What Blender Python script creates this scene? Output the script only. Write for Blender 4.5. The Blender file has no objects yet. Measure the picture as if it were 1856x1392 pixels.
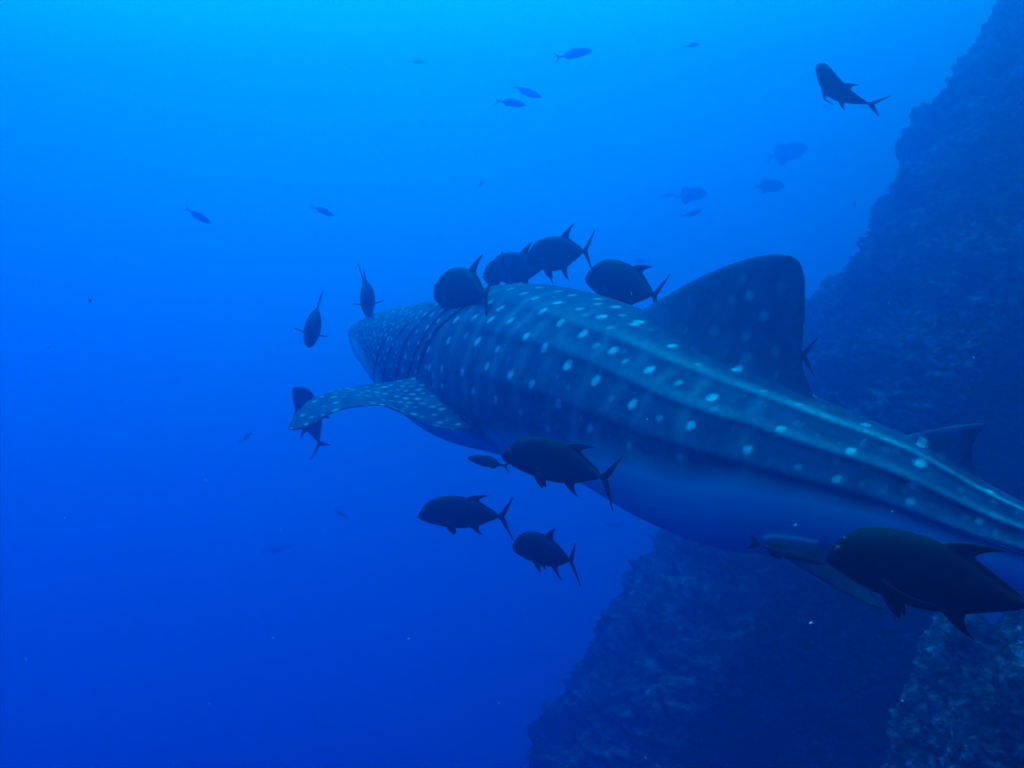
import bpy, math, random
import numpy as np
from mathutils import Vector, Matrix
from mathutils.kdtree import KDTree

R = math.radians
rng = np.random.default_rng(7)
scene = bpy.context.scene
COL = scene.collection

# ------------------------------------------------------------------ camera
F_PX = 1600.0                       # focal length in pixels of an 1856 x 1392 frame
cam_data = bpy.data.cameras.new('camera')
cam_data.sensor_width = 36.0
cam_data.lens = 36.0 * F_PX / 1856.0
cam_data.clip_start = 0.05
cam_data.clip_end = 400.0
cam = bpy.data.objects.new('camera', cam_data)
cam.rotation_euler = (R(90), 0, 0)
COL.objects.link(cam)
scene.camera = cam

# ------------------------------------------------------------------ water light (world), sun, exposure
# Submerged: the light beyond the haze is the glow of the open sea, brightest towards the surface,
# falling off exponentially (green faster than blue), with the red already absorbed by the water above.
world = bpy.data.worlds.new('World')
scene.world = world
world.use_nodes = True
wn, wl = world.node_tree.nodes, world.node_tree.links
wn.clear()
def wmath(op, a, b=None):
    n = wn.new('ShaderNodeMath'); n.operation = op
    for i, v in enumerate((a, b)):
        if v is None: continue
        if isinstance(v, (int, float)): n.inputs[i].default_value = v
        else: wl.new(v, n.inputs[i])
    return n.outputs[0]
tc = wn.new('ShaderNodeTexCoord')
dot = wn.new('ShaderNodeVectorMath'); dot.operation = 'DOT_PRODUCT'
EL, AZ = R(65), R(-22)
dot.inputs[1].default_value = (math.cos(EL) * math.sin(AZ), math.cos(EL) * math.cos(AZ), math.sin(EL))
wl.new(tc.outputs['Generated'], dot.inputs[0])
t_dir = dot.outputs['Value']
def chan(p0, p1, p2, floor):
    poly = wmath('ADD', wmath('MULTIPLY', wmath('ADD', wmath('MULTIPLY', t_dir, p2), p1), t_dir), p0)
    return wmath('ADD', wmath('EXPONENT', poly), floor)
comb = wn.new('ShaderNodeCombineColor')
comb.inputs[0].default_value = 0.0
wl.new(chan(-5.43, 14.02, -7.28, 0.0), comb.inputs[1])
wl.new(chan(-1.72, 2.87, 0.0, 0.06), comb.inputs[2])
bg = wn.new('ShaderNodeBackground'); bg.inputs['Strength'].default_value = 1.0
wo = wn.new('ShaderNodeOutputWorld')
wl.new(comb.outputs[0], bg.inputs['Color']); wl.new(bg.outputs[0], wo.inputs['Surface'])

sun_data = bpy.data.lights.new('sun', 'SUN')
sun_data.energy = 3.0
sun_data.angle = R(14)              # spread by the rippled surface
sun_data.color = (0.0, 0.72, 1.0)   # what is left of sunlight at this depth
sun = bpy.data.objects.new('sun', sun_data)
sun.rotation_euler = Vector((-0.35, 0.22, 0.91)).to_track_quat('Z', 'Y').to_euler()
sun.location = (-10, 5, 30)
COL.objects.link(sun)

scene.view_settings.view_transform = 'Standard'
scene.view_settings.look = 'None'
scene.view_settings.exposure = 0.0
scene.view_settings.gamma = 1.0
scene.view_settings.use_curve_mapping = False
scene.render.engine = 'CYCLES'
scene.cycles.max_bounces = 8
scene.cycles.diffuse_bounces = 2
scene.cycles.glossy_bounces = 1
scene.cycles.volume_bounces = 5
scene.cycles.use_denoising = True

# ------------------------------------------------------------------ helpers
def at(px, py, d):
    """The point seen at pixel (px, py) of the 1856 x 1392 frame, d metres in front of the camera."""
    return np.array([(px - 928) / F_PX * d, d, -(py - 696) / F_PX * d])

def tag(o, label=None, cat=None, group=None, kind=None):
    if label: o['label'] = label
    if cat: o['category'] = cat
    if group: o['group'] = group
    if kind: o['kind'] = kind
    return o

def new_mesh(name, V, Fc, smooth=True):
    me = bpy.data.meshes.new(name)
    me.from_pydata([tuple(map(float, v)) for v in V], [], [tuple(map(int, f)) for f in Fc])
    if smooth: me.shade_smooth()
    me.update()
    return me

def fast_grid_mesh(name, P):
    """Grid P (n, m, 3) -> quad mesh, built through foreach_set."""
    n, m = P.shape[:2]
    idx = np.arange(n * m).reshape(n, m)
    q = np.stack([idx[:-1, :-1], idx[1:, :-1], idx[1:, 1:], idx[:-1, 1:]], -1).reshape(-1, 4)
    me = bpy.data.meshes.new(name)
    me.vertices.add(n * m); me.vertices.foreach_set('co', P.astype(np.float32).ravel())
    me.loops.add(q.size); me.loops.foreach_set('vertex_index', q.astype(np.int32).ravel())
    me.polygons.add(len(q)); me.polygons.foreach_set('loop_start', np.arange(0, q.size, 4, dtype=np.int32))
    me.update(calc_edges=True); me.validate(); me.shade_smooth()
    return me

def link(name, me, mat=None, parent=None):
    o = bpy.data.objects.new(name, me); COL.objects.link(o)
    if mat: me.materials.append(mat) if not me.materials else None
    if parent: o.parent = parent
    return o

class MB:
    def __init__(self): self.V = []; self.F = []
    def loft(self, rings, cap=True):
        """rings: (n, m, 3) closed cross-sections joined into a closed skin."""
        rings = np.asarray(rings); n, m = rings.shape[:2]; o = len(self.V)
        self.V += [tuple(p) for p in rings.reshape(-1, 3)]
        for i in range(n - 1):
            for j in range(m):
                k = (j + 1) % m
                self.F.append((o + i * m + j, o + i * m + k, o + (i + 1) * m + k, o + (i + 1) * m + j))
        if cap:
            for i, rev in ((0, True), (n - 1, False)):
                c = len(self.V); self.V.append(tuple(rings[i].mean(0)))
                for j in range(m):
                    k = (j + 1) % m
                    a, b = o + i * m + j, o + i * m + k
                    self.F.append((c, b, a) if rev else (c, a, b))

def catmull(P, n):
    P = np.asarray(P, float)
    t = np.r_[0, np.cumsum(np.linalg.norm(np.diff(P[:, :3], axis=0), axis=1))]
    m = np.zeros_like(P)
    a, b = (t[1:-1] - t[:-2])[:, None], (t[2:] - t[1:-1])[:, None]
    m[1:-1] = ((P[2:] - P[1:-1]) / b * a + (P[1:-1] - P[:-2]) / a * b) / (a + b)
    m[0] = (P[1] - P[0]) / (t[1] - t[0]); m[-1] = (P[-1] - P[-2]) / (t[-1] - t[-2])
    x = np.linspace(0, t[-1], n)
    i = np.clip(np.searchsorted(t, x) - 1, 0, len(t) - 2)
    h = t[i + 1] - t[i]; u = ((x - t[i]) / h)[:, None]; h = h[:, None]
    return (P[i] * (2*u**3 - 3*u**2 + 1) + m[i] * h * (u**3 - 2*u**2 + u)
            + P[i + 1] * (-2*u**3 + 3*u**2) + m[i + 1] * h * (u**3 - u**2)), x

def blade(lead, trail, t_root, t_tip, n=26, m=18, edge=0.010, side=None, flare=0.0):
    """Fin between a leading and a trailing edge (root first): foil sections with real thickness."""
    L, _ = catmull(lead, n); T, _ = catmull(trail, n)
    rings = []
    for i in range(n):
        f = i / (n - 1)
        c = T[i] - L[i]
        span = (L[min(i + 1, n - 1)] + T[min(i + 1, n - 1)] - L[max(i - 1, 0)] - T[max(i - 1, 0)])
        nrm = np.cross(c, span)
        if side is not None: nrm = np.asarray(side)
        nrm = nrm / (np.linalg.norm(nrm) + 1e-9)
        th = t_root * ((1 - f) ** 1.5 + flare * math.exp(-f / .13)) + t_tip * (1 - (1 - f) ** 1.5)
        k = np.linspace(0, 1, m)
        prof = np.maximum(th * 2.6 * (np.sqrt(k) * (1 - k) ** 1.1), edge * np.minimum(1, np.minimum(k, 1 - k) * 8 + .35))
        up = L[i] + k[:, None] * c + prof[:, None] * nrm
        dn = L[i] + k[::-1, None] * c - prof[::-1, None] * nrm
        rings.append(np.vstack([up, dn]))
    return np.array(rings)

def remeshed(name, mb, voxel, smooth_iter=2):
    """Union of the closed shells of mb as ONE continuous skin."""
    me = new_mesh(name + '_shells', mb.V, mb.F)
    o = bpy.data.objects.new(name + '_tmp', me); COL.objects.link(o)
    md = o.modifiers.new('skin', 'REMESH'); md.mode = 'VOXEL'; md.voxel_size = voxel; md.use_smooth_shade = True
    if smooth_iter:
        ms = o.modifiers.new('soft', 'SMOOTH'); ms.factor = 0.5; ms.iterations = smooth_iter
    dg = bpy.context.evaluated_depsgraph_get(); dg.update()
    out = bpy.data.meshes.new_from_object(o.evaluated_get(dg))
    bpy.data.objects.remove(o); bpy.data.meshes.remove(me)
    out.name = name; out.shade_smooth()
    return out

def get_co(me):
    a = np.empty(len(me.vertices) * 3, np.float32); me.vertices.foreach_get('co', a); return a.reshape(-1, 3).astype(float)
def get_no(me):
    a = np.empty(len(me.vertices) * 3, np.float32); me.vertex_normals.foreach_get('vector', a); return a.reshape(-1, 3).astype(float)
def set_attr(me, name, v):
    at_ = me.attributes.new(name, 'FLOAT', 'POINT'); at_.data.foreach_set('value', np.asarray(v, np.float32))

# gradient noise on arrays
_perm = np.random.default_rng(3).permutation(256); _perm = np.r_[_perm, _perm, _perm]
_g = np.random.default_rng(4).normal(size=(256, 3)); _g /= np.linalg.norm(_g, axis=1)[:, None]
def noise3(P):
    I = np.floor(P).astype(int); f = P - I; I &= 255
    u = f * f * f * (f * (f * 6 - 15) + 10)
    r = 0
    for dx in (0, 1):
        wx = u[:, 0] if dx else 1 - u[:, 0]
        for dy in (0, 1):
            wy = u[:, 1] if dy else 1 - u[:, 1]
            for dz in (0, 1):
                wz = u[:, 2] if dz else 1 - u[:, 2]
                h = _perm[_perm[_perm[(I[:, 0] + dx) & 255] + ((I[:, 1] + dy) & 255)] + ((I[:, 2] + dz) & 255)]
                r = r + wx * wy * wz * (_g[h] * (f - (dx, dy, dz))).sum(1)
    return r * 1.6
def fbm(P, octs, ridged=False):
    s, a, tot = 0, 1.0, 0
    for k in range(octs):
        v = noise3(P * 2.03 ** k + 17.3 * k)
        if ridged: v = 1 - 2 * np.abs(v)
        s = s + a * v; tot += a; a *= 0.52
    return s / tot

# ------------------------------------------------------------------ materials
def material(name):
    m = bpy.data.materials.new(name); m.use_nodes = True
    n, l = m.node_tree.nodes, m.node_tree.links
    return m, n, l, n['Principled BSDF']
def tex_noise(n, l, scale, detail=6, rough=0.6, vec=None):
    t = n.new('ShaderNodeTexNoise'); t.inputs['Scale'].default_value = scale
    t.inputs['Detail'].default_value = detail; t.inputs['Roughness'].default_value = rough
    if vec is None:
        c = n.new('ShaderNodeTexCoord'); vec = c.outputs['Object']
    l.new(vec, t.inputs['Vector']); return t
def ramp(n, l, src, stops):
    r = n.new('ShaderNodeValToRGB'); l.new(src, r.inputs[0])
    e = r.color_ramp.elements
    while len(e) < len(stops): e.new(0.5)
    for k, (p, c) in zip(e, stops): k.position = p; k.color = (*c, 1)
    return r
def mix(n, l, fac, a, b, mode='MIX'):
    m = n.new('ShaderNodeMix'); m.data_type = 'RGBA'; m.blend_type = mode
    for s, v in ((m.inputs[0], fac), (m.inputs[6], a), (m.inputs[7], b)):
        if isinstance(v, (int, float)): s.default_value = v
        elif isinstance(v, tuple): s.default_value = (*v, 1)
        else: l.new(v, s)
    return m.outputs[2]
def attr(n, name):
    a = n.new('ShaderNodeAttribute'); a.attribute_name = name; return a.outputs['Fac']
def bump(n, l, bsdf, h, strength, dist):
    b = n.new('ShaderNodeBump'); b.inputs['Strength'].default_value = strength; b.inputs['Distance'].default_value = dist
    l.new(h, b.inputs['Height']); l.new(b.outputs[0], bsdf.inputs['Normal'])

# whale shark skin: slate back, white belly, pale spots and bars, dark gill clefts; shade painted into clefts and pelvic fins
skin, n, l, b = material('whale_shark_skin')
mott = tex_noise(n, l, 9.0, 5, 0.65)
slate = ramp(n, l, mott.outputs['Fac'], [(0.36, (0.03, 0.050, 0.12)), (0.64, (0.07, 0.100, 0.21))])
c1 = mix(n, l, attr(n, 'belly'), slate.outputs[0], (0.62, 0.68, 0.74))
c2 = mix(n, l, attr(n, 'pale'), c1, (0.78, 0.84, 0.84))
c3 = mix(n, l, attr(n, 'cleft_and_shade'), c2, (0.005, 0.006, 0.008))
l.new(c3, b.inputs['Base Color'])
b.inputs['Roughness'].default_value = 0.62
b.inputs['Specular IOR Level'].default_value = 0.12
fine = tex_noise(n, l, 160.0, 3, 0.6)
bump(n, l, b, fine.outputs['Fac'], 0.25, 0.004)

def fish_material(name, dark, light, rough=0.5):
    m, n, l, b = material(name)
    t = tex_noise(n, l, 14.0, 4, 0.6)
    r = ramp(n, l, t.outputs['Fac'], [(0.3, dark), (0.72, light)])
    l.new(r.outputs[0], b.inputs['Base Color'])
    b.inputs['Roughness'].default_value = rough
    b.inputs['Specular IOR Level'].default_value = 0.08
    return m
jack_mat = fish_material('jack_skin', (0.003, 0.0035, 0.009), (0.008, 0.008, 0.019))
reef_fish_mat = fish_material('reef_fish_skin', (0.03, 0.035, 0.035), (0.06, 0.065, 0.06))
remora_mat = fish_material('remora_skin', (0.01, 0.011, 0.015), (0.02, 0.02, 0.03))
eye_mat, n, l, b = material('fish_eye')
tv = tex_noise(n, l, 30.0, 2)
l.new(ramp(n, l, tv.outputs['Fac'], [(0.3, (0.02, 0.02, 0.02)), (0.8, (0.05, 0.05, 0.05))]).outputs[0], b.inputs['Base Color'])
b.inputs['Roughness'].default_value = 0.2

def rock_material(name, peak):
    rock, n, l, b = material(name)
    tcn = n.new('ShaderNodeTexCoord')
    mp = n.new('ShaderNodeMapping'); mp.inputs['Scale'].default_value = (1.0, 1.0, 1.9); mp.inputs['Rotation'].default_value = (0, R(25), 0)
    l.new(tcn.outputs['Object'], mp.inputs['Vector'])
    big = tex_noise(n, l, 0.55, 8, 0.62, mp.outputs[0])
    sm = tex_noise(n, l, 5.5, 8, 0.7, mp.outputs[0])
    ca = ramp(n, l, big.outputs['Fac'], [(0.42, (0.025, 0.031, 0.05)), (0.58, (0.16, 0.18, 0.225))])  # broad patches of algae tone that also imitate lit and shaded rock
    cb = ramp(n, l, sm.outputs['Fac'], [(0.43, (0.2, 0.22, 0.24)), (0.54, (0.8, 0.8, 0.8)), (0.62, (peak, peak, peak * .95))])  # palest flecks painted as lit spots
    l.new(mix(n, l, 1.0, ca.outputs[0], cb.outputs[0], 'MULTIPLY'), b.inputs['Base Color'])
    b.inputs['Roughness'].default_value = 0.95
    b.inputs['Specular IOR Level'].default_value = 0.07
    hb = tex_noise(n, l, 12.0, 8, 0.72, mp.outputs[0])
    bump(n, l, b, hb.outputs['Fac'], 0.9, 0.12)
    return rock
rock = rock_material('reef_rock', 2.3)  # weaker fleck contrast than the ledge, standing in for haze
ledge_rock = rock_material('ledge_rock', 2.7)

snow_mat, n, l, b = material('marine_snow')
ts = tex_noise(n, l, 3.0, 2)
l.new(ramp(n, l, ts.outputs['Fac'], [(0.3, (0.55, 0.6, 0.6)), (0.7, (0.85, 0.88, 0.88))]).outputs[0], b.inputs['Base Color'])
b.inputs['Roughness'].default_value = 0.8

# ------------------------------------------------------------------ the reef wall
def wall(name, sil, d0, prof, nu, nv, amp, fscale, seed, label, z_far):
    """A rock slope. sil: the skyline as (px, py) at distance d0, top to bottom; prof: outward profile of a
    level slice as (dx, dy) metres from the skyline point, from behind the skyline round to the far side."""
    S = np.array([at(x, y, d0 + k * (z_far)) for k, (x, y) in zip(np.linspace(1, 0, len(sil)), sil)])
    E, _ = catmull(S, nv)
    pr = np.array(prof, float)
    tp = np.r_[0, np.cumsum(np.linalg.norm(np.diff(pr, axis=0), axis=1))]
    # denser sampling where the camera sees it
    dens = np.interp(np.linspace(0, 1, 400), [0, .25, .6, 1], [1, 2.2, 1.4, .6]); cd = np.cumsum(dens); cd = (cd - cd[0]) / (cd[-1] - cd[0])
    uu = np.interp(np.linspace(0, 1, nu), cd, np.linspace(0, tp[-1], 400))
    q, tt = catmull(np.c_[pr, np.zeros(len(pr))], 600)
    tt = tt / tt[-1] * tp[-1]
    qx, qy = np.interp(uu, tt, q[:, 0]), np.interp(uu, tt, q[:, 1])
    wide = np.interp(np.linspace(0, 1, nv), [0, .45, 1], [1.7, .95, .42] if name == 'cliff' else [1, 1, 1])
    P = E[None, :, :] + np.stack([qx, qy, np.zeros(nu)], -1)[:, None, :] * np.stack([wide, wide ** .6, np.ones(nv)], -1)[None]
    Nn = np.cross(np.gradient(P, axis=0), np.gradient(P, axis=1)); Nn /= np.linalg.norm(Nn, axis=2)[..., None] + 1e-9
    sgn = np.sign((Nn[nu // 2, nv // 2] * -P[nu // 2, nv // 2]).sum()); Nn *= sgn
    flat = P.reshape(-1, 3) + seed
    A = flat * np.array([1, 1, 1.5]) / fscale
    warp = np.stack([fbm(A * .7 + 5, 3), fbm(A * .7 + 31, 3), fbm(A * .7 + 77, 3)], -1)
    h = (1.2 * fbm(A * .42 + warp * .5, 3) + .6 * fbm(A * 1.1 + warp * .6, 4, True)
         + .46 * fbm(A * 3.0 + warp, 5, True) + .20 * fbm(A * 9 + warp * 2, 4, True)
         + .30 * fbm(A * np.array([.5, .5, 2.6]) + warp, 4, True) - .55)
    D = (h * amp).reshape(nu, nv)[..., None]
    P2 = P + Nn * D
    want = np.array(sil, float); rows = np.arange(-20, 1440, 30)
    for _ in range(3):                                              # settle the slope so that its outline stands where the wall stands
        px, py = 928 + F_PX * P2[..., 0] / P2[..., 1], 696 - F_PX * P2[..., 2] / P2[..., 1]
        got = np.full(len(rows), 1e9); k = np.round((py + 20) / 30).astype(int); ok = (k >= 0) & (k < len(rows))
        np.minimum.at(got, k[ok], px[ok])
        if name != 'cliff': ok_r = (rows > 1150) & (got < 1e8)
        else: ok_r = got < 1e8
        err = got[ok_r] - np.interp(rows[ok_r], want[:, 1], want[:, 0])
        co_ = np.polyfit(rows[ok_r], err, 4 if name == 'cliff' else 1)
        P2[..., 0] -= np.polyval(co_, np.clip(696 - F_PX * E[:, 2] / d0, 0, 1400))[None] * d0 / F_PX
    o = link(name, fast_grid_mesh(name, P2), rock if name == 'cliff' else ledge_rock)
    return tag(o, label, None, None, 'structure')

CLIFF = [(1990, -300), (1900, -140), (1802, 0), (1763, 54), (1749, 86), (1731, 104), (1704, 126), (1687, 167), (1706, 185), (1692, 205), (1668, 233), (1644, 269), (1600, 292),
         (1592, 330), (1573, 370), (1545, 406), (1533, 449), (1495, 484), (1475, 516), (1450, 570), (1400, 640), (1345, 720), (1285, 800),
         (1225, 880), (1172, 960), (1150, 1030), (1100, 1095), (1045, 1165), (1005, 1245), (975, 1310), (940, 1392), (880, 1520), (820, 1660)]
wall('cliff', CLIFF, 14.0,
     [(3.6, 9.0), (1.5, 6.0), (.45, 3.0), (.3, 1.0), (.5, 0), (1.0, -.9), (1.6, -1.6), (2.1, -1.8), (2.5, -1.3), (2.9, -.2), (3.6, 1.1), (5.5, 1.4), (9.5, .2), (16, -2.0)],
     600, 680, 0.6, 1.7, np.array([3., 11., 5.]),
     'tall steep reef wall of rough algae covered rock fading up into blue water', 3.0)
LEDGE = [(2060, 960), (1980, 1010), (1900, 1060), (1830, 1085), (1765, 1110), (1700, 1150), (1668, 1200), (1645, 1250), (1622, 1310), (1594, 1392), (1560, 1500), (1520, 1640)]
wall('rock_ledge', LEDGE, 7.0,
     [(1.5, 3.5), (.5, 2.2), (.1, 1.0), (0, .25), (.15, -.1), (.5, -.55), (.9, -.9), (1.4, -1.0), (2.0, -.8), (3.2, -.8), (5.0, -1.1)],
     380, 330, 0.22, .75, np.array([41., 7., 23.]),
     'rough rock ledge standing out below the large dark jack', 1.2)

# ------------------------------------------------------------------ the whale shark
ST = np.array([[690.0, 10.35, 0.3, 606.385, 0.059, 0.077], [694.0, 10.2, 0.391, 605.967, 0.151, 0.181], [705.0, 9.95, 0.46, 611.609, 0.259, 0.318], [735.0, 9.55, 0.549, 621.874, 0.386, 0.481], [790.0, 9.0, 0.695, 641.771, 0.537, 0.648], [860.0, 8.4, 0.806, 661.155, 0.678, 0.744], [940.0, 7.75, 0.823, 674.404, 0.769, 0.73], [1030.0, 7.1, 0.78, 697.697, 0.752, 0.677], [1130.0, 6.52, 0.689, 729.491, 0.68, 0.658], [1250.0, 6.0, 0.619, 779.491, 0.58, 0.685], [1380.0, 5.55, 0.539, 824.788, 0.475, 0.636], [1500.0, 5.25, 0.451, 862.107, 0.398, 0.497], [1620.0, 5.0, 0.368, 898.653, 0.33, 0.386], [1740.0, 4.8, 0.29, 945.57, 0.246, 0.295], [1860.0, 4.62, 0.23, 991.574, 0.195, 0.231], [2000.0, 4.45, 0.18, 1040.91, 0.157, 0.173], [2140.0, 4.32, 0.14, 1089.54, 0.129, 0.138], [2230.0, 4.25, 0.1, 1122.911, 0.111, 0.115]])
# px, depth, half width, py, height above and below the axis, nose to tail root
SPOTS = [(4.59, 44, 1), (4.63, 65, 1.2), (4.89, 67, 1.2), (4.87, 46, 1), (5.21, 47, 1.1), (5.15, 22, 1.1), (4.75, -18, 0.9), (4.77, 20, 0.9), (4.55, 26, 1), (4.47, 9, 0.9), (4.44, -14, 0.7), (5.24, 71, 1.2), (5.7, 48, 1.1), (5.67, 71, 1), (5.63, 13, 1), (6.12, 55, 1), (6.0, 76, 0.9), (6.11, 26, 0.8), (5.9, 27, 0.5), (5.46, 47, 0.5), (4.18, 57, 1), (4.39, 60, 1), (4.17, 80, 1), (4.4, 82, 0.7), (4.66, 88, 0.8), (4.3, 101, 0.45), (4.02, 97, 0.6), (3.73, 96, 0.5), (3.88, 79, 0.8), (3.93, 68, 0.7), (3.65, 67, 0.9), (3.89, 50, 0.9), (3.67, 52, 0.9), (4.12, 38, 0.9), (4.36, 42, 0.9), (3.65, 43, 0.9), (3.44, 53, 0.7), (4.11, 27, 0.9), (3.66, 26, 0.8), (4.04, 13, 0.7), (4.34, 26, 0.6), (3.44, 40, 0.8), (4.96, 95, 0.6), (5.29, 96, 0.5), (4.57, 106, 0.35), (3.86, 29, 0.7), (3.6, 13, 0.6), (3.4, 23, 0.6), (3.85, 12, 0.5), (4.25, 7, 0.6), (5.07, 73, 0.35), (5.47, 73, 0.3), (4.71, 33, 0.4), (4.62, 16, 0.4), (4.45, 30, 0.4), (4.74, 48, 0.35), (5.01, 49, 0.35), (5.66, 93, 0.3), (5.04, 109, 0.3), (5.45, 28, 0.4), (5.76, 56, 0.35), (6.08, -2, 0.7), (6.46, 13, 0.7), (6.5, 27, 0.4), (6.72, 5, 0.8), (6.77, 36, 1.1), (7.11, 20, 1.1), (6.79, 62, 0.4), (6.81, 78, 0.6), (7.13, 68, 0.35), (6.28, 78, 0.3), (6.48, 79, 0.7), (6.49, 53, 1), (3.19, 56, 1), (3.44, 53, 0.8), (3.23, 70, 0.8), (3.66, 66, 0.9), (3.47, 65, 0.4), (2.93, 77, 0.7), (3.0, 88, 0.7), (3.23, 87, 0.8), (3.57, 86, 0.9), (3.73, 96, 0.6), (4.02, 98, 0.5), (4.3, 101, 0.45), (4.57, 106, 0.4), (3.07, 93, 0.4), (2.75, 93, 0.7)]
CP = np.array([at(a[0], a[3], a[1]) for a in ST])
NS, NP = 620, 220
Q, SL = catmull(np.c_[CP, ST[:, 2], ST[:, 4], ST[:, 5]], NS)
AX = Q[:, :3]
TG = np.gradient(AX, axis=0); TG /= np.linalg.norm(TG, axis=1)[:, None]
SD = np.cross((0, 0, 1.0), TG); SD /= np.linalg.norm(SD, axis=1)[:, None]
SD *= -np.sign((SD @ np.array([1., 1, 0])))[:, None]              # towards the left flank
UP = np.cross(TG, SD); UP *= np.sign(UP[:, 2])[:, None]
phi = np.linspace(-math.pi, math.pi, NP, endpoint=False)
def section(i, ph):
    """Radius vector of the trunk at axis sample i: flattened oval with three lengthwise keels on each flank."""
    c, s = np.cos(ph), np.sin(ph)
    w, hT, hB = Q[i, 3], Q[i, 4], Q[i, 5]
    y = np.where(c > 0, hT, hB) * np.abs(c) ** .95 * np.sign(c)
    x = w * np.abs(s) ** .92 * np.sign(s)
    deg = np.abs(np.degrees(ph)); sl = SL[i]
    g = np.clip((sl - 3.0) / 1.2, 0, 1)
    k = np.zeros_like(ph)
    for centre, a in ((np.interp(sl, [3, 4.5, 5.5, 7], [30, 39, 32, 27]), .026), (58, .026), (85, .022 + .05 * np.clip((sl - 6.4) / 1.2, 0, 1))):
        dd = deg - centre
        k += a * np.where(dd < 0, np.exp(-(dd / 8.5) ** 2), np.exp(-(dd / 3.8) ** 2))
    k += .02 * np.exp(-(deg / 7) ** 2)
    f = 1 + g * k / math.sqrt(max(w * .5 * (hT + hB), .02)) * 0.75
    return x * f, y * f
rings = []
for i in range(NS):
    x, y = section(i, phi)
    rings.append(AX[i] + x[:, None] * SD[i] + y[:, None] * UP[i])
rings = np.array(rings)
mb = MB(); mb.loft(rings)

def mid_plane(px, py, s):
    """Where the line of sight through a pixel meets the shark's plane of symmetry near station s."""
    i = int(np.searchsorted(SL, s)); d = at(px, py, 1.0)
    return d * ((AX[i] @ SD[i]) / (d @ SD[i]))
def local(s, side, up):
    i = min(int(np.searchsorted(SL, s)), NS - 1); e = max(0, s - SL[-1])
    return AX[i] + TG[i] * e + SD[i] * side + UP[i] * up
s5 = SD[np.searchsorted(SL, 5.3)]; s7 = SD[np.searchsorted(SL, 6.9)]
mb.loft(blade([mid_plane(*p, 5.3) for p in ((1120, 605), (1168, 560), (1205, 537), (1262, 505), (1320, 480), (1378, 463), (1412, 460), (1431, 463))],
              [mid_plane(*p, 5.3) for p in ((1485, 742), (1468, 700), (1454, 655), (1457, 600), (1461, 545), (1457, 495), (1448, 473), (1437, 465))],
              .10, .016, 44, 30, .010, s5, 2.0))
mb.loft(blade([mid_plane(*p, 6.9) for p in ((1610, 800), (1645, 788), (1680, 780), (1715, 773), (1750, 768), (1782, 767))],
              [mid_plane(*p, 6.9) for p in ((1810, 915), (1795, 888), (1770, 850), (1762, 815), (1775, 785), (1791, 768))],
              .045, .012, 26, 22, .009, s7))
# left pectoral: held out and drooping, upper side towards the camera
pl = [(800, 668, 7.85), (752, 684, 7.74), (700, 694, 7.58), (650, 700, 7.42), (603, 709, 7.22), (566, 723, 7.03), (540, 746, 6.86), (526, 766, 6.75), (522, 777, 6.69)]
ptr = [(915, 768, 7.05), (850, 777, 7.02), (808, 779, 6.96), (772, 770, 6.94), (735, 752, 6.92), (700, 737, 6.89), (655, 737, 6.84), (610, 746, 6.78), (572, 766, 6.71), (548, 777, 6.67), (528, 780, 6.66)]
pecL = blade([at(*p) for p in pl], [at(*p) for p in ptr], .075, .014, 44, 26, .010)
mb.loft(pecL)
ip = int(np.searchsorted(SL, 3.1))
def mirror(P):
    d = P - AX[ip]; return P - 2 * (d @ SD[ip])[..., None] * SD[ip]
pecR = mirror(pecL)[:, ::-1]
mb.loft(pecR)
# pelvic pair, trailing back under the belly
pv = blade([at(*p) for p in ((1372, 955, 5.25), (1388, 985, 5.12), (1415, 1006, 5.02), (1462, 1036, 4.9), (1520, 1070, 4.75), (1575, 1098, 4.62))],
           [at(*p) for p in ((1470, 955, 5.05), (1484, 985, 4.95), (1512, 1008, 4.86), (1545, 1036, 4.76), (1580, 1074, 4.66), (1604, 1106, 4.58))],
           .045, .014, 26, 20, .010)
mb.loft(pv)
iv = int(np.searchsorted(SL, 6.1))
d_ = pv - AX[iv]; pvR = (pv - 2 * (d_ @ SD[iv])[..., None] * SD[iv])[:, ::-1]; mb.loft(pvR)
# anal fin and tail fin
sa = SD[np.searchsorted(SL, 7.3)]
mb.loft(blade([local(6.95, 0, -.12), local(7.02, 0, -.24), local(7.14, 0, -.33), local(7.25, 0, -.42), local(7.31, 0, -.455)],
              [local(7.45, 0, -.12), local(7.40, 0, -.22), local(7.37, 0, -.30), local(7.36, 0, -.40), local(7.34, 0, -.46)], .03, .012, 20, 18, .009, sa))
st = SD[-1]
mb.loft(blade([local(8.0, 0, .0), local(8.5, 0, .45), local(9.0, 0, .95), local(9.45, 0, 1.35)],
              [local(8.45, 0, .0), local(8.75, 0, .3), local(9.12, 0, .8), local(9.5, 0, 1.32)], .05, .012, 24, 18, .010, st))
mb.loft(blade([local(8.0, 0, .0), local(8.35, 0, -.3), local(8.65, 0, -.6), local(8.85, 0, -.8)],
              [local(8.45, 0, .0), local(8.62, 0, -.22), local(8.78, 0, -.5), local(8.9, 0, -.79)], .045, .012, 24, 18, .010, st))

shark_me = remeshed('whale_shark', mb, 0.0085, 2)
co = get_co(shark_me)
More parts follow.
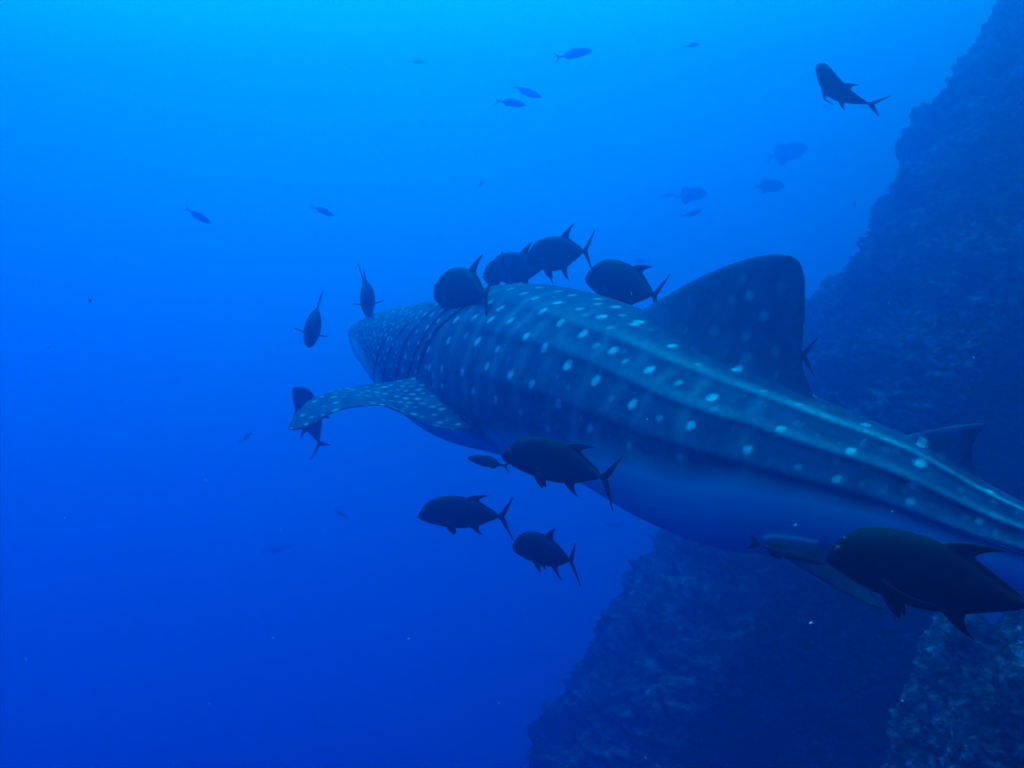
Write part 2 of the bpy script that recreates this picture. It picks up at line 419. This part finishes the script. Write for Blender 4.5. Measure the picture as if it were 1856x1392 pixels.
# body coordinates of every skin point: distance from the nose, angle round the axis, radius
best = np.zeros(len(co), int); bd = np.full(len(co), 1e9)
for k in range(0, NS, 8):
    d = ((co - AX[k]) ** 2).sum(1); m_ = d < bd; bd[m_] = d[m_]; best[m_] = k
for _ in range(3):                                                  # slide to the perpendicular foot
    off = ((co - AX[best]) * TG[best]).sum(1); best = np.clip(best + np.round(off / (SL[1] - SL[0])).astype(int), 0, NS - 1)
dv = co - AX[best]
vs = SL[best] + np.clip((dv * TG[best]).sum(1), -1, 0) * (best == 0) * 1.0
vx, vy = (dv * SD[best]).sum(1), (dv * UP[best]).sum(1)
hT, hB, ww = Q[best, 4], Q[best, 5], Q[best, 3]
vphi = np.degrees(np.arctan2(vx / ww, vy / np.where(vy > 0, hT, hB)))
rho = np.hypot(vx / ww, vy / np.where(vy > 0, hT, hB))
rad = np.hypot(vx, vy)
def near(points, tol, box=1.0):
    """Distance-based mask weight: 1 on a fin's own skin, fading to 0 within tol of it."""
    pts = points.reshape(-1, 3); kt = KDTree(len(pts))
    for k, p in enumerate(pts): kt.insert(p, k)
    kt.balance(); w = np.zeros(len(co)); lo, hi = pts.min(0) - tol, pts.max(0) + tol
    for k in np.nonzero(((co > lo) & (co < hi)).all(1))[0]:
        w[k] = max(0.0, 1 - max(0.0, kt.find(co[k])[2] - .045) / tol)
    return w
finish = rho > 1.16
pec_w = np.maximum(near(pecL, .16), near(pecR, .16))
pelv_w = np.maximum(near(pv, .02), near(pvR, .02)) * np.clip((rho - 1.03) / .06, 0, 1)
pec = finish & (pec_w > .8)
dors = finish & (np.abs(vphi) < 40)
trunk = ~finish
# belly
edge = np.interp(vs, [0, .8, 1.5, 2.3, 3.6, 4.4, 5.0, 6.0, 6.5, 8.2], [88, 90, 104, 122, 122, 116, 106, 98, 93, 95])
wob = fbm(co * 1.7, 3) * 7
belly = np.clip((np.abs(vphi) + wob - edge) / 14 + .5, 0, 1) ** 1.2
belly *= (1 - pec_w) * (1 - pelv_w); belly[dors] = 0
low_fin = finish & ~pec & ~dors
belly[low_fin] = .02; belly[low_fin & (vs > 6.8) & (vs < 7.7) & (np.abs(vx) < .06)] = .75
pale = np.zeros(len(co))
def blot(mask, ds, da, r1, r2, amp):
    q = np.sqrt((ds / r1) ** 2 + (da / r2) ** 2)
    v = amp * np.clip((1.5 - q) / .75, 0, 1)
    idx = np.nonzero(mask)[0]; pale[idx] = np.maximum(pale[idx], v)
spots = [(s, a, c, 1) for s, a, c in SPOTS] + [(s + rng.normal() * .05, -a + rng.normal() * 3, c, 1) for s, a, c in SPOTS if abs(a) > 6]
spots += [(7.45, 22, .9, 1), (7.8, 30, .8, 1), (7.45, -22, .9, 1), (7.5, 60, .5, 1), (7.9, -25, .8, 1)]
for s, a, c, _ in spots:
    m_ = trunk & (np.abs(vs - s) < .14) & (np.abs(vphi - a) < 25)
    if not m_.any(): continue
    blot(m_, vs[m_] - s + (vphi[m_] - a) / 57.3 * rad[m_] * .15, (vphi[m_] - a) / 57.3 * rad[m_], (.024 + .012 * c) * np.interp(s, [3, 5, 7], [.64, .65, .56]), (.034 + .018 * c) * np.interp(s, [3, 5, 7], [.66, .62, .46]), (.25 + .70 * c))
# dense small spots on head and shoulders
hs = []
for _ in range(9000):
    s = rng.uniform(.12, 3.25); a = rng.uniform(-112, 112)
    r_loc = np.interp(s, SL, .5 * (Q[:, 3] + Q[:, 4]))
    gap = np.interp(s, [0, 1.5, 2.4, 3.2], [.050, .060, .105, .15])
    if s > 2.95 and abs(a) < 95: continue
    if all(math.hypot(s - s2, (a - a2) / 57.3 * r_loc) > gap for s2, a2 in hs): hs.append((s, a))
for s, a in hs:
    m_ = trunk & (np.abs(vs - s) < .09) & (np.abs(vphi - a) < 22)
    if not m_.any(): continue
    k = rng.uniform(.7, 1.25) * np.interp(s, [0, 2.3, 3.2], [.8, 1.05, 1.2])
    blot(m_, vs[m_] - s, (vphi[m_] - a) / 57.3 * rad[m_], .0128 * k, .0185 * k, rng.uniform(.7, 1.0))
for _ in range(420):
    s = rng.uniform(3.1, 7.6); a = rng.choice([-1, 1]) * rng.uniform(5, 105)
    m_ = trunk & (np.abs(vs - s) < .07) & (np.abs(vphi - a) < 14)
    if m_.any(): blot(m_, vs[m_] - s, (vphi[m_] - a) / 57.3 * rad[m_], rng.uniform(.008, .014), rng.uniform(.010, .024), rng.uniform(.08, .22))
# pectoral spots
pi_ = np.nonzero((pec_w > .93) & (vs < 4.6))[0]
pale[pi_] *= .3; chosen = []
for k in rng.permutation(pi_)[:5000]:
    if all(np.linalg.norm(co[k] - c) > .068 for c in chosen): chosen.append(co[k])
for c in chosen:
    d = co[pi_] - c; m_ = np.abs(d).max(1) < .1
    if not m_.any(): continue
    k = rng.uniform(.6, 1.3); al = d[m_] @ SD[ip]; q2 = d[m_] - al[:, None] * SD[ip]
    q = np.sqrt((al / (.024 * k)) ** 2 + (q2 ** 2).sum(1) / (.0135 * k) ** 2)
    pale[pi_[m_]] = np.maximum(pale[pi_[m_]], rng.uniform(.45, .95) * np.clip(1.5 - q, 0, 1))
# faint spots on the dorsal fin
for px, py, c in ((1364, 537, .35), (1334, 545, .2), (1390, 573, .3), (1361, 609, .25), (1353, 504, .18), (1410, 635, .25), (1309, 600, .2), (1365, 649, .25), (1308, 558, .15), (1420, 520, .15)):
    p = mid_plane(px, py, 5.3); d = co - p; d -= (d @ s5)[:, None] * s5
    m_ = (finish | (np.abs(vphi) < 45)) & ((d ** 2).sum(1) < .012) & (vs > 4)
    if m_.any(): pale[m_] = np.maximum(pale[m_], c * np.clip(1.5 - np.sqrt((d[m_] ** 2).sum(1)) / .031, 0, 1))
# pale bars between the spot columns and pale keel lines, with light on their tops painted in
brk = .55 + .9 * fbm(np.c_[vs * 9, vphi / 40, vs * 0], 3)
bars = np.zeros(len(co))
for s in (3.12, 3.34, 3.55, 3.78, 4.0, 4.28, 4.51, 4.76, 5.04, 5.36, 5.66, 5.95):
    w_ = .045
    ss = vs - s - .06 * np.sin(np.abs(vphi) / 30 + s * 5) - .02 * fbm(np.c_[vphi / 12, vs * 0 + s * 9, vs * 0], 2)
    bars = np.maximum(bars, np.exp(-(ss / w_) ** 2) * np.clip((np.abs(vphi) - 8) / 30, 0, 1) * np.clip((132 - np.abs(vphi)) / 35, 0, 1))
pale = np.maximum(pale, trunk * bars * np.clip(brk, .2, 1) * .28)
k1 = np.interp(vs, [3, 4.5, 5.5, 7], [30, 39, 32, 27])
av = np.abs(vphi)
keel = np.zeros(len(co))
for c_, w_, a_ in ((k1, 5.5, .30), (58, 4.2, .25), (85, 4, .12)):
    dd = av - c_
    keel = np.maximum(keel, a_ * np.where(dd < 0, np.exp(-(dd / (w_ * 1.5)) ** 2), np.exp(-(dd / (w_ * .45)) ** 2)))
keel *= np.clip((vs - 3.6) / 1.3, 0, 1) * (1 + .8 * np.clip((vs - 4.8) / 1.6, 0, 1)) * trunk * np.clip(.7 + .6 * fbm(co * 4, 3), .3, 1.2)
low = trunk * np.clip((vs - 6.4) / .7, 0, 1) * np.exp(-((av - 86) / 3.2) ** 2) * .8  # lit ledge of the tail keel painted as a pale line
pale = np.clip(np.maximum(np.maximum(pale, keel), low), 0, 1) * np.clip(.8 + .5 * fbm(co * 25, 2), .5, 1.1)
pale *= 1 - np.clip(belly * 1.1, 0, 1)
# gill clefts: five curved grooves in each flank, dark tissue with shade added by colour
no = get_no(shark_me)
cleft_and_shade = .55 * pelv_w * finish; push = np.zeros(len(co))  # pelvic fins painted darker here, standing in for shade
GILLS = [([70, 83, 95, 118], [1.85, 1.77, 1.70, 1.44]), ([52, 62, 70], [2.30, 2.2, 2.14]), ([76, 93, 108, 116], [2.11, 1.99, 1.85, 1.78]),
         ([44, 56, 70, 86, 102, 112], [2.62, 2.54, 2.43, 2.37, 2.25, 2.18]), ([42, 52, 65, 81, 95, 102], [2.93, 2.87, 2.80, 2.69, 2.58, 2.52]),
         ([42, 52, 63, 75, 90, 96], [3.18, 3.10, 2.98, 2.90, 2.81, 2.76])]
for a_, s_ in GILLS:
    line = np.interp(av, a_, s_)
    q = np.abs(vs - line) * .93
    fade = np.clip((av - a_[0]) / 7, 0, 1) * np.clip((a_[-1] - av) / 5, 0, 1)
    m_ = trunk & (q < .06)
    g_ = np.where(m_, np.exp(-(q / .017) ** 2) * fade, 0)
    cleft_and_shade = np.maximum(cleft_and_shade, g_); push = np.maximum(push, g_)
    lip = np.where(m_ & (vs < line), np.exp(-((q - .03) / .02) ** 2) * fade, 0)
    push -= .35 * lip
co2 = co - no * (push * .03)[:, None]
shark_me.vertices.foreach_set('co', co2.astype(np.float32).ravel()); shark_me.update()
set_attr(shark_me, 'belly', belly); set_attr(shark_me, 'pale', pale); set_attr(shark_me, 'cleft_and_shade', np.clip(cleft_and_shade * 1.2, 0, 1))
shark_me.materials.clear()
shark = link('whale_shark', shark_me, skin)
tag(shark, 'huge spotted whale shark swimming away among the dark jacks', 'whale shark')
def ball(name, r, parent, loc, mat):
    m_ = MB(); th = np.linspace(0, math.pi, 9)[1:-1]; ps = np.linspace(0, 2 * math.pi, 12, endpoint=False)
    m_.loft(np.array([[(r * math.sin(t) * math.cos(p), r * math.sin(t) * math.sin(p), r * math.cos(t)) for p in ps] for t in th]))
    o = link(name, new_mesh(name, m_.V, m_.F), mat, parent); o.location = loc; return o
for sg in (1, -1):
    i = int(np.searchsorted(SL, .55)); x, y = section(i, np.array([R(96) * sg]))
    ball('eye', .022, shark, tuple(AX[i] + SD[i] * float(x[0]) * .98 + UP[i] * float(y[0])), eye_mat)

# ------------------------------------------------------------------ fish
def interp_profile(pts, xs):
    pts = sorted(pts); return np.interp(xs, [p[0] for p in pts], [p[1] for p in pts])
def smooth1(v, k=2):
    for _ in range(k): v = np.r_[v[0], (v[:-2] + 2 * v[1:-1] + v[2:]) / 4, v[-1]]
    return v

def make_fish(name, top, bot, wid, fins, pect, bend, voxel, mat, sm=1, eye=(.43, .02, .018), bend2=0.0):
    """Unit-length fish along +X, back up +Z. fins: (lead, trail, thickness) in the mid plane; pect: same in 3-D, mirrored."""
    xs = np.r_[np.linspace(.5, .44, 10), np.linspace(.43, -.34, 60)]
    zt, zb, w = smooth1(interp_profile(top, xs)), smooth1(interp_profile(bot, xs)), smooth1(interp_profile(wid, xs))
    ps = np.linspace(0, 2 * math.pi, 36, endpoint=False)
    c, s = np.cos(ps), np.sin(ps)
    rings = []
    for x, a, b_, ww_ in zip(xs, zt, zb, w):
        mid, hh = (a + b_) / 2, max((a - b_) / 2, .006)
        rings.append(np.c_[np.full(36, x), ww_ * np.sign(s) * np.abs(s) ** 1.05, mid + hh * c])
    m_ = MB(); m_.loft(np.array(rings))
    for lead, trail, t in fins:
        m_.loft(blade([(x, 0, z) for x, z in lead], [(x, 0, z) for x, z in trail], t, voxel * .9, 16, 12, voxel * .85, (0, 1, 0)))
    for lead, trail, t in pect:
        b_ = blade(lead, trail, t, voxel * .9, 14, 10, voxel * .85)
        m_.loft(b_); m_.loft((b_ * np.array([1, -1, 1]))[:, ::-1])
    me = remeshed(name, m_, voxel, sm)
    q = get_co(me)
    u = np.clip(.12 - q[:, 0], 0, 1)
    q[:, 1] += bend * u ** 2 * 2.2 + bend2 * np.clip(q[:, 0] - .05, 0, 1) ** 2 * 2
    q[:, 2] += 0
    me.vertices.foreach_set('co', q.astype(np.float32).ravel()); me.update()
    me.materials.clear(); me.materials.append(mat)
    ex, ez, er = eye
    ey = float(np.interp(ex, xs[::-1], w[::-1])) * .86
    return dict(me=me, eye=(ex, ey, ez, er), bend2=bend2)

J_TOP = [(.5, -.045), (.485, -.005), (.46, .045), (.42, .105), (.37, .148), (.3, .176), (.2, .188), (.1, .185), (.03, .172), (-.06, .135), (-.15, .085), (-.22, .045), (-.28, .022), (-.34, .018)]
J_BOT = [(.5, -.058), (.47, -.085), (.42, -.108), (.33, -.14), (.2, -.168), (.08, -.172), (0, -.158), (-.08, -.122), (-.16, -.075), (-.22, -.042), (-.28, -.022), (-.34, -.018)]
J_WID = [(.5, .012), (.47, .04), (.42, .062), (.33, .083), (.2, .092), (.08, .086), (-.05, .062), (-.15, .04), (-.22, .026), (-.28, .019), (-.34, .014)]
J_FINS = [
    ([(.09, .14), (.04, .19), (-.02, .235), (-.075, .272), (-.135, .296)], [(-.12, .08), (-.075, .15), (-.075, .19), (-.095, .24), (-.145, .296)], .016),
    ([(-.02, .13), (-.06, .155), (-.1, .14)], [(-.3, .012), (-.27, .045), (-.24, .062)], .010),
    ([(.03, -.12), (0, -.17), (-.04, -.215), (-.08, -.252), (-.12, -.276)], [(-.12, -.08), (-.09, -.14), (-.085, -.175), (-.098, -.22), (-.13, -.277)], .016),
    ([(-.02, -.12), (-.06, -.142), (-.1, -.128)], [(-.3, -.012), (-.27, -.042), (-.24, -.058)], .010),
    ([(-.28, .0), (-.325, .035), (-.37, .09), (-.415, .14), (-.46, .198)], [(-.36, -.012), (-.385, .022), (-.41, .072), (-.44, .13), (-.474, .199)], .014),
    ([(-.28, .0), (-.325, -.035), (-.37, -.09), (-.415, -.14), (-.46, -.198)], [(-.36, .012), (-.385, -.022), (-.41, -.072), (-.44, -.13), (-.474, -.199)], .014),
]
J_PELV = [([(.25, .02, -.12), (.215, .03, -.175), (.18, .035, -.215), (.15, .035, -.238)], [(.15, .015, -.12), (.145, .022, -.175), (.142, .028, -.21), (.138, .035, -.24)], .012)]
J_PECF = [([(.27, .05, -.03), (.2, .10, -.06), (.1, .125, -.085), (-.02, .125, -.09)], [(.24, .05, -.08), (.16, .09, -.1), (.08, .115, -.105), (-.03, .125, -.093)], .012)]
J_PECO = [([(.27, .03, -.02), (.24, .10, -.03), (.19, .15, -.05), (.12, .20, -.075)], [(.21, .03, -.05), (.19, .09, -.05), (.155, .14, -.062), (.112, .198, -.078)], .009)]
R_TOP = [(.5, .0), (.48, .03), (.43, .065), (.33, .10), (.2, .118), (.05, .112), (-.1, .08), (-.2, .05), (-.28, .028), (-.34, .024)]
R_BOT = [(.5, -.012), (.47, -.035), (.4, -.065), (.28, -.10), (.12, -.115), (0, -.105), (-.12, -.075), (-.2, -.048), (-.28, -.028), (-.34, -.024)]
R_WID = [(.5, .012), (.45, .035), (.33, .06), (.15, .068), (0, .06), (-.15, .038), (-.28, .018), (-.34, .014)]
R_FINS = [
    ([(-.28, .0), (-.34, .035), (-.4, .09), (-.46, .14), (-.495, .165)], [(-.37, -.01), (-.4, .02), (-.43, .065), (-.465, .12), (-.5, .166)], .016),
    ([(-.28, .0), (-.34, -.035), (-.4, -.09), (-.46, -.14), (-.495, -.165)], [(-.37, .01), (-.4, -.02), (-.43, -.065), (-.465, -.12), (-.5, -.166)], .016),
    ([(.2, .09), (.12, .135), (.04, .14)], [(-.2, .03), (-.16, .075), (-.14, .095)], .012),
    ([(0, -.08), (-.05, -.125), (-.1, -.125)], [(-.2, -.03), (-.17, -.07), (-.16, -.09)], .012),
]
D_TOP = [(x, z * 1.75) for x, z in R_TOP[:-2]] + [(-.28, .04), (-.34, .032)]
D_BOT = [(x, z * 1.75) for x, z in R_BOT[:-2]] + [(-.28, -.04), (-.34, -.032)]
D_FINS = R_FINS[:2] + [([(.05, .16), (-.06, .24), (-.16, .27)], [(-.27, .03), (-.24, .12), (-.2, .26)], .014), ([(.05, -.16), (-.06, -.24), (-.16, -.27)], [(-.27, -.03), (-.24, -.12), (-.2, -.26)], .014)]
M_TOP = [(.5, .008), (.45, .03), (.3, .05), (.1, .055), (-.1, .045), (-.25, .022), (-.34, .015)]
M_BOT = [(.5, -.012), (.45, -.03), (.3, -.05), (.1, -.055), (-.1, -.045), (-.25, -.022), (-.34, -.015)]
M_WID = [(.5, .02), (.45, .045), (.3, .055), (.1, .05), (-.1, .035), (-.25, .018), (-.34, .012)]
M_FINS = [([(-.28, 0), (-.36, .05), (-.45, .10)], [(-.42, -.01), (-.44, .03), (-.47, .10)], .014), ([(-.28, 0), (-.36, -.05), (-.45, -.10)], [(-.42, .01), (-.44, -.03), (-.47, -.10)], .014),
          ([(.02, .03), (-.05, .09), (-.1, .10)], [(-.24, .015), (-.2, .045), (-.16, .08)], .012), ([(.02, -.03), (-.05, -.09), (-.1, -.10)], [(-.24, -.015), (-.2, -.045), (-.16, -.08)], .012),
          ([(.42, .045), (.3, .058), (.12, .062)], [(.40, .045), (.28, .052), (.10, .058)], .012)]

J_FOLD = [
    ([(.07, .14), (.01, .185), (-.06, .205), (-.13, .214), (-.215, .214)], [(-.1, .08), (-.09, .135), (-.11, .163), (-.15, .188), (-.222, .213)], .016),
    J_FINS[1],
    ([(.02, -.12), (-.02, -.17), (-.06, -.2), (-.1, -.222), (-.145, -.24)], [(-.12, -.08), (-.095, -.135), (-.095, -.165), (-.11, -.198), (-.152, -.241)], .016),
    J_FINS[3], J_FINS[4], J_FINS[5]]
def slim(f, k=.85): return [([(x, z * k) for x, z in a], [(x, z * k) for x, z in b], t) for a, b, t in f]
def slim3(f, k=.85): return [([(x, y, z * k) for x, y, z in a], [(x, y, z * k) for x, y, z in b], t) for a, b, t in f]
S_TOP, S_BOT = [(x, z * .85) for x, z in J_TOP], [(x, z * .85) for x, z in J_BOT]
PF, PO = J_PELV + J_PECF, J_PELV + J_PECO
K = {}
K['jack_big'] = make_fish('jack', S_TOP, S_BOT, J_WID, slim(J_FOLD[:4]) + J_FOLD[4:], slim3(PF), .1, .0055, jack_mat)
K['jack_slim_l'] = make_fish('jack', S_TOP, S_BOT, J_WID, slim(J_FOLD[:4]) + J_FOLD[4:], slim3(PF), .35, .0065, jack_mat, bend2=.12)
K['jack_slim_c'] = make_fish('jack', S_TOP, S_BOT, J_WID, slim(J_FINS[:4]) + J_FINS[4:], slim3(PF), .12, .0065, jack_mat, bend2=.1)
K['jack'] = make_fish('jack', J_TOP, J_BOT, J_WID, J_FINS, PF, 0.1, .007, jack_mat)
K['jack_fold'] = make_fish('jack', J_TOP, J_BOT, J_WID, J_FOLD, PF, .2, .007, jack_mat)
K['jack_curl'] = make_fish('jack', S_TOP, S_BOT, J_WID, slim(J_FINS[:4]) + J_FINS[4:], PF, -.32, .0075, jack_mat, bend2=-.35)
K['jack_out'] = make_fish('jack', J_TOP, J_BOT, J_WID, J_FINS, PO, .05, .0075, jack_mat)
K['jack_out2'] = make_fish('jack', J_TOP, J_BOT, J_WID, J_FINS, PO, -.15, .0075, jack_mat)
K['reef'] = make_fish('reef_fish', R_TOP, R_BOT, R_WID, R_FINS, [], .1, .011, reef_fish_mat)
K['reef_b'] = make_fish('reef_fish', R_TOP, R_BOT, R_WID, R_FINS, [], -.35, .011, reef_fish_mat)
K['deep'] = make_fish('triggerfish', D_TOP, D_BOT, R_WID, D_FINS, [], .1, .012, reef_fish_mat)
K['remora'] = make_fish('remora', M_TOP, M_BOT, M_WID, M_FINS, [], .3, .010, remora_mat)

def place(kind, name, px, py, d, L, ang, away, roll, label, cat, group, eyes=True):
    """Fish centred at pixel (px, py), d metres off, L metres long; ang: heading in the picture (0 right, 90 up),
    away: degrees the heading turns away from the camera, roll about its own axis."""
    a, w_ = R(ang), R(away)
    loc = at(px, py, d)
    f = loc / np.linalg.norm(loc); rx = np.cross(f, (0, 0, 1.)); rx /= np.linalg.norm(rx); uz = np.cross(rx, f)
    h = math.cos(w_) * (math.cos(a) * rx + math.sin(a) * uz) + math.sin(w_) * f
    ref = np.array([0, 0, 1.]) if abs(h[2]) < .9 else np.array([0, 1., 0])
    z = ref - (ref @ h) * h; z /= np.linalg.norm(z); y = np.cross(z, h)
    r_ = R(roll); z2 = z * math.cos(r_) + y * math.sin(r_); y2 = np.cross(z2, h)
    M = Matrix.Identity(4)
    for i, v in enumerate((h, y2, z2)):
        for j in range(3): M[j][i] = float(v[j])
    k = K[kind]
    o = link(name, k['me'])
    o.matrix_world = Matrix.Translation(tuple(map(float, loc))) @ M @ Matrix.Diagonal((L, L, L, 1))
    tag(o, label, cat, group)
    if eyes:
        ex, ey, ez, er = k['eye']
        off = k['bend2'] * max(ex - .05, 0) ** 2 * 2
        for sg in (1, -1):
            ball('eye', er, o, (ex, ey * sg + off, ez), eye_mat)
    return o

GJ, GF = 'dark jacks swimming round the whale shark', 'small fish far off in the blue water'
#      kind        px    py    d    L    ang away roll label
JACKS = [
    ('jack_big',   1714, 1052, 3.1, .86, 168.5, 14, 0, 'biggest and darkest jack, passing above the rough rock ledge'),
    ('jack_slim_l', 1028, 843, 5.0, .78, 167, 18, 0, 'dark jack swimming close below the middle of the shark flank'),
    ('jack_slim_l', 852, 930, 6.0, .72, 178, 14, 0, 'dark jack swimming level in open water below the shark belly'),
    ('jack_slim_c', 998, 1001, 5.6, .70, 166, 48, 10, 'lowest of the dark jacks, bending its tail in open water'),
    ('jack',        848, 531, 7.4, 1.12, 174, 60, -8, 'dark jack in front of the shark back just behind its head'),
    ('jack_out',    903, 494, 9.1, .74, 195, -70, 8, 'jack turning to face the camera above the shark back'),
    ('jack',        948, 486, 9.5, .95, 182, 35, 0, 'jack half hidden behind another jack above the shark back'),
    ('jack',       1020, 460, 8.2, .92, 184, 42, -4, 'topmost jack of the cluster above the shark back'),
    ('jack_fold',  1142, 520, 7.3, .98, 162, 38, -4, 'jack half sunk behind the back in front of the dorsal fin'),
    ('jack',       1395, 638, 6.9, .76, 174, 10, 0, 'jack with only its tail showing behind the dorsal fin'),
    ('jack_curl',  1524, 170, 7.4, .70, 137, 14, 62, 'curled jack rising alone in front of the top of the reef wall'),
    ('jack_out',    568, 583, 8.6, .85, 262, -62, 16, 'jack facing the camera in open water ahead of the shark snout'),
    ('jack_out2',   667, 530, 9.6, .85, 268, -60, -8, 'jack coming head down just above the shark snout'),
    ('jack_out2',   566, 762, 8.6, .76, 114, -15, -12, 'jack crossing behind the tip of the pectoral fin'),
]
for kd, px, py, d, L, an, aw, ro, lab in JACKS:
    place(kd, 'jack', px, py, d, L, an, aw, ro, lab, 'jack', GJ)
place('reef', 'reef_fish', 888, 838, 6.5, .34, 168, 10, 0, 'small dark fish just ahead of the jack under the shark belly', 'fish', GF, False)
place('remora', 'remora', 1422, 1003, 4.75, .42, -12, 0, 0, 'dark remora under the shark belly beside the pelvic fin', 'remora', None, False)
FAR = [
    ('reef',   1038, 98, 17.5, .78, 8, 5, 'biggest and clearest of the far fish, alone near the top of the water'),
    ('reef_b',  953, 167, 22, .82, -18, 5, 'upper fish of the close pair near the top of the water'),
    ('reef',    924, 186, 18.5, .68, -9, 0, 'lower fish of the close pair near the top of the water'),
    ('reef',   1253, 82, 22, .44, 4, 20, 'little lone fish between the clearest far fish and the curled jack'),
    ('reef',    755, 112, 32, .60, -4, 10, 'barely visible pale fish high in the brightest water, apart from the close pair'),
    ('reef_b',  357, 391, 16.5, .56, -27, 5, 'lone fish heading down in open water, farthest from the shark'),
    ('reef',    584, 382, 18, .52, -22, 10, 'small far fish level with a lone fish, above the shark snout'),
    ('deep',   1425, 277, 35, 1.7, 9, 5, 'faint deep bodied fish below the curled jack'),
    ('deep',   1393, 337, 31, 1.1, -6, 10, 'faint deep bodied fish between the reef wall and the other deep bodied pair'),
    ('deep',   1250, 353, 31, 1.2, 4, 5, 'faint deep bodied fish followed closely by a small fish'),
    ('reef',   1208, 355, 30, .54, 3, 5, 'small fish close behind the tail of a deep bodied fish'),
    ('reef_b', 1252, 388, 26, .68, 15, 5, 'small slim fish directly under a deep bodied fish'),
    ('reef',    871, 335, 24, .30, 66, 30, 'tiny speck like fish pointing up above the group of jacks'),
    ('reef',   1163, 473, 30, .62, 178, 5, 'very faint fish in the gap above the jack before the dorsal fin'),
    ('reef',    446, 793, 17, .33, 40, 30, 'small fish pointing upward below the pectoral fin tip'),
    ('reef_b',  619, 932, 18, .33, 148, 20, 'small thin fish in open water ahead of the level swimming jack'),
    ('reef',    500, 996, 30, 1.1, 10, 5, 'faint long fish low in the open water'),
    ('reef',   1115, 952, 27, .5, 175, 10, 'blurred faint fish just under the shark belly'),
    ('reef',    573, 1312, 27, .45, 88, 20, 'very faint upright fish near the bottom of the open water'),
    ('reef',   1549, 371, 17, .16, 80, 20, 'tiny fish close to the skyline of the reef wall'),
]
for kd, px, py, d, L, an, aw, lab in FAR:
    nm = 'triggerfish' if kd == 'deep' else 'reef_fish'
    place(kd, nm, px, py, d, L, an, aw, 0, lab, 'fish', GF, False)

# ------------------------------------------------------------------ drifting particles
m_ = MB()
def fleck(p, r):
    q = rng.normal(size=(6, 3)) * .3 + np.array([(1, 0, 0), (-1, 0, 0), (0, 1, 0), (0, -1, 0), (0, 0, 1), (0, 0, -1)])
    o_ = len(m_.V); m_.V += [tuple(p + v * r * np.array([1, 1, rng.uniform(.6, 1.6)])) for v in q]
    for f in ((0, 2, 4), (2, 1, 4), (1, 3, 4), (3, 0, 4), (2, 0, 5), (1, 2, 5), (3, 1, 5), (0, 3, 5)): m_.F.append(tuple(o_ + k for k in f))
for px, py, r_ in ((163, 544, 2.6), (1765, 648, 2.2), (1471, 1128, 3.0), (373, 870, 1.6), (495, 1157, 1.8), (741, 1158, 1.6), (905, 1275, 1.6), (88, 628, 1.4), (118, 940, 1.8),
                  (1530, 973, 1.6), (1442, 953, 2.0), (1617, 927, 1.4), (1058, 492, 1.6), (1144, 531, 1.8), (1635, 1270, 1.8), (1610, 551, 1.8), (1170, 1374, 1.6), (978, 588, 1.2),
                  (1850, 187, 2.4), (380, 1275, 1.4), (508, 960, 1.2), (48, 1195, 1.4), (1173, 760, 1.4), (1018, 592, 1.2), (340, 1021, 1.2), (718, 640, 1.2)):
    d = rng.uniform(1.6, 3.2); fleck(at(px, py, d), r_ * 1.3 * d / F_PX)
for _ in range(520):
    d = 1.6 + 12 * rng.random() ** .7
    fleck(at(rng.uniform(-150, 2000), rng.uniform(-150, 1550), d), rng.uniform(.0007, .0016) * (1 + d * .12))
tag(link('drifting_particles', new_mesh('drifting_particles', m_.V, m_.F, False), snow_mat), 'pale specks of marine snow drifting through the water', None, None, 'stuff')

# ------------------------------------------------------------------ the water itself
hz, n, l, b = material('sea_water')
n.remove(b)
vol = n.new('ShaderNodeVolumePrincipled')
vol.inputs['Color'].default_value = (0.5, 0.40, 1.0, 1)
vol.inputs['Density'].default_value = 0.07
vol.inputs['Anisotropy'].default_value = 0.80
l.new(vol.outputs[0], n['Material Output'].inputs['Volume'])
X0, X1, Y0, Y1, Z0, Z1 = -34, 46, -6, 44, -17, 16
bv = [(x, y, z) for x in (X0, X1) for y in (Y0, Y1) for z in (Z0, Z1)]
bf = [(0, 1, 3, 2), (4, 6, 7, 5), (0, 4, 5, 1), (2, 3, 7, 6), (0, 2, 6, 4), (1, 5, 7, 3)]
tag(link('haze', new_mesh('haze', bv, bf, False), hz), 'clear deep blue sea water filling the whole scene', None, None, 'stuff')
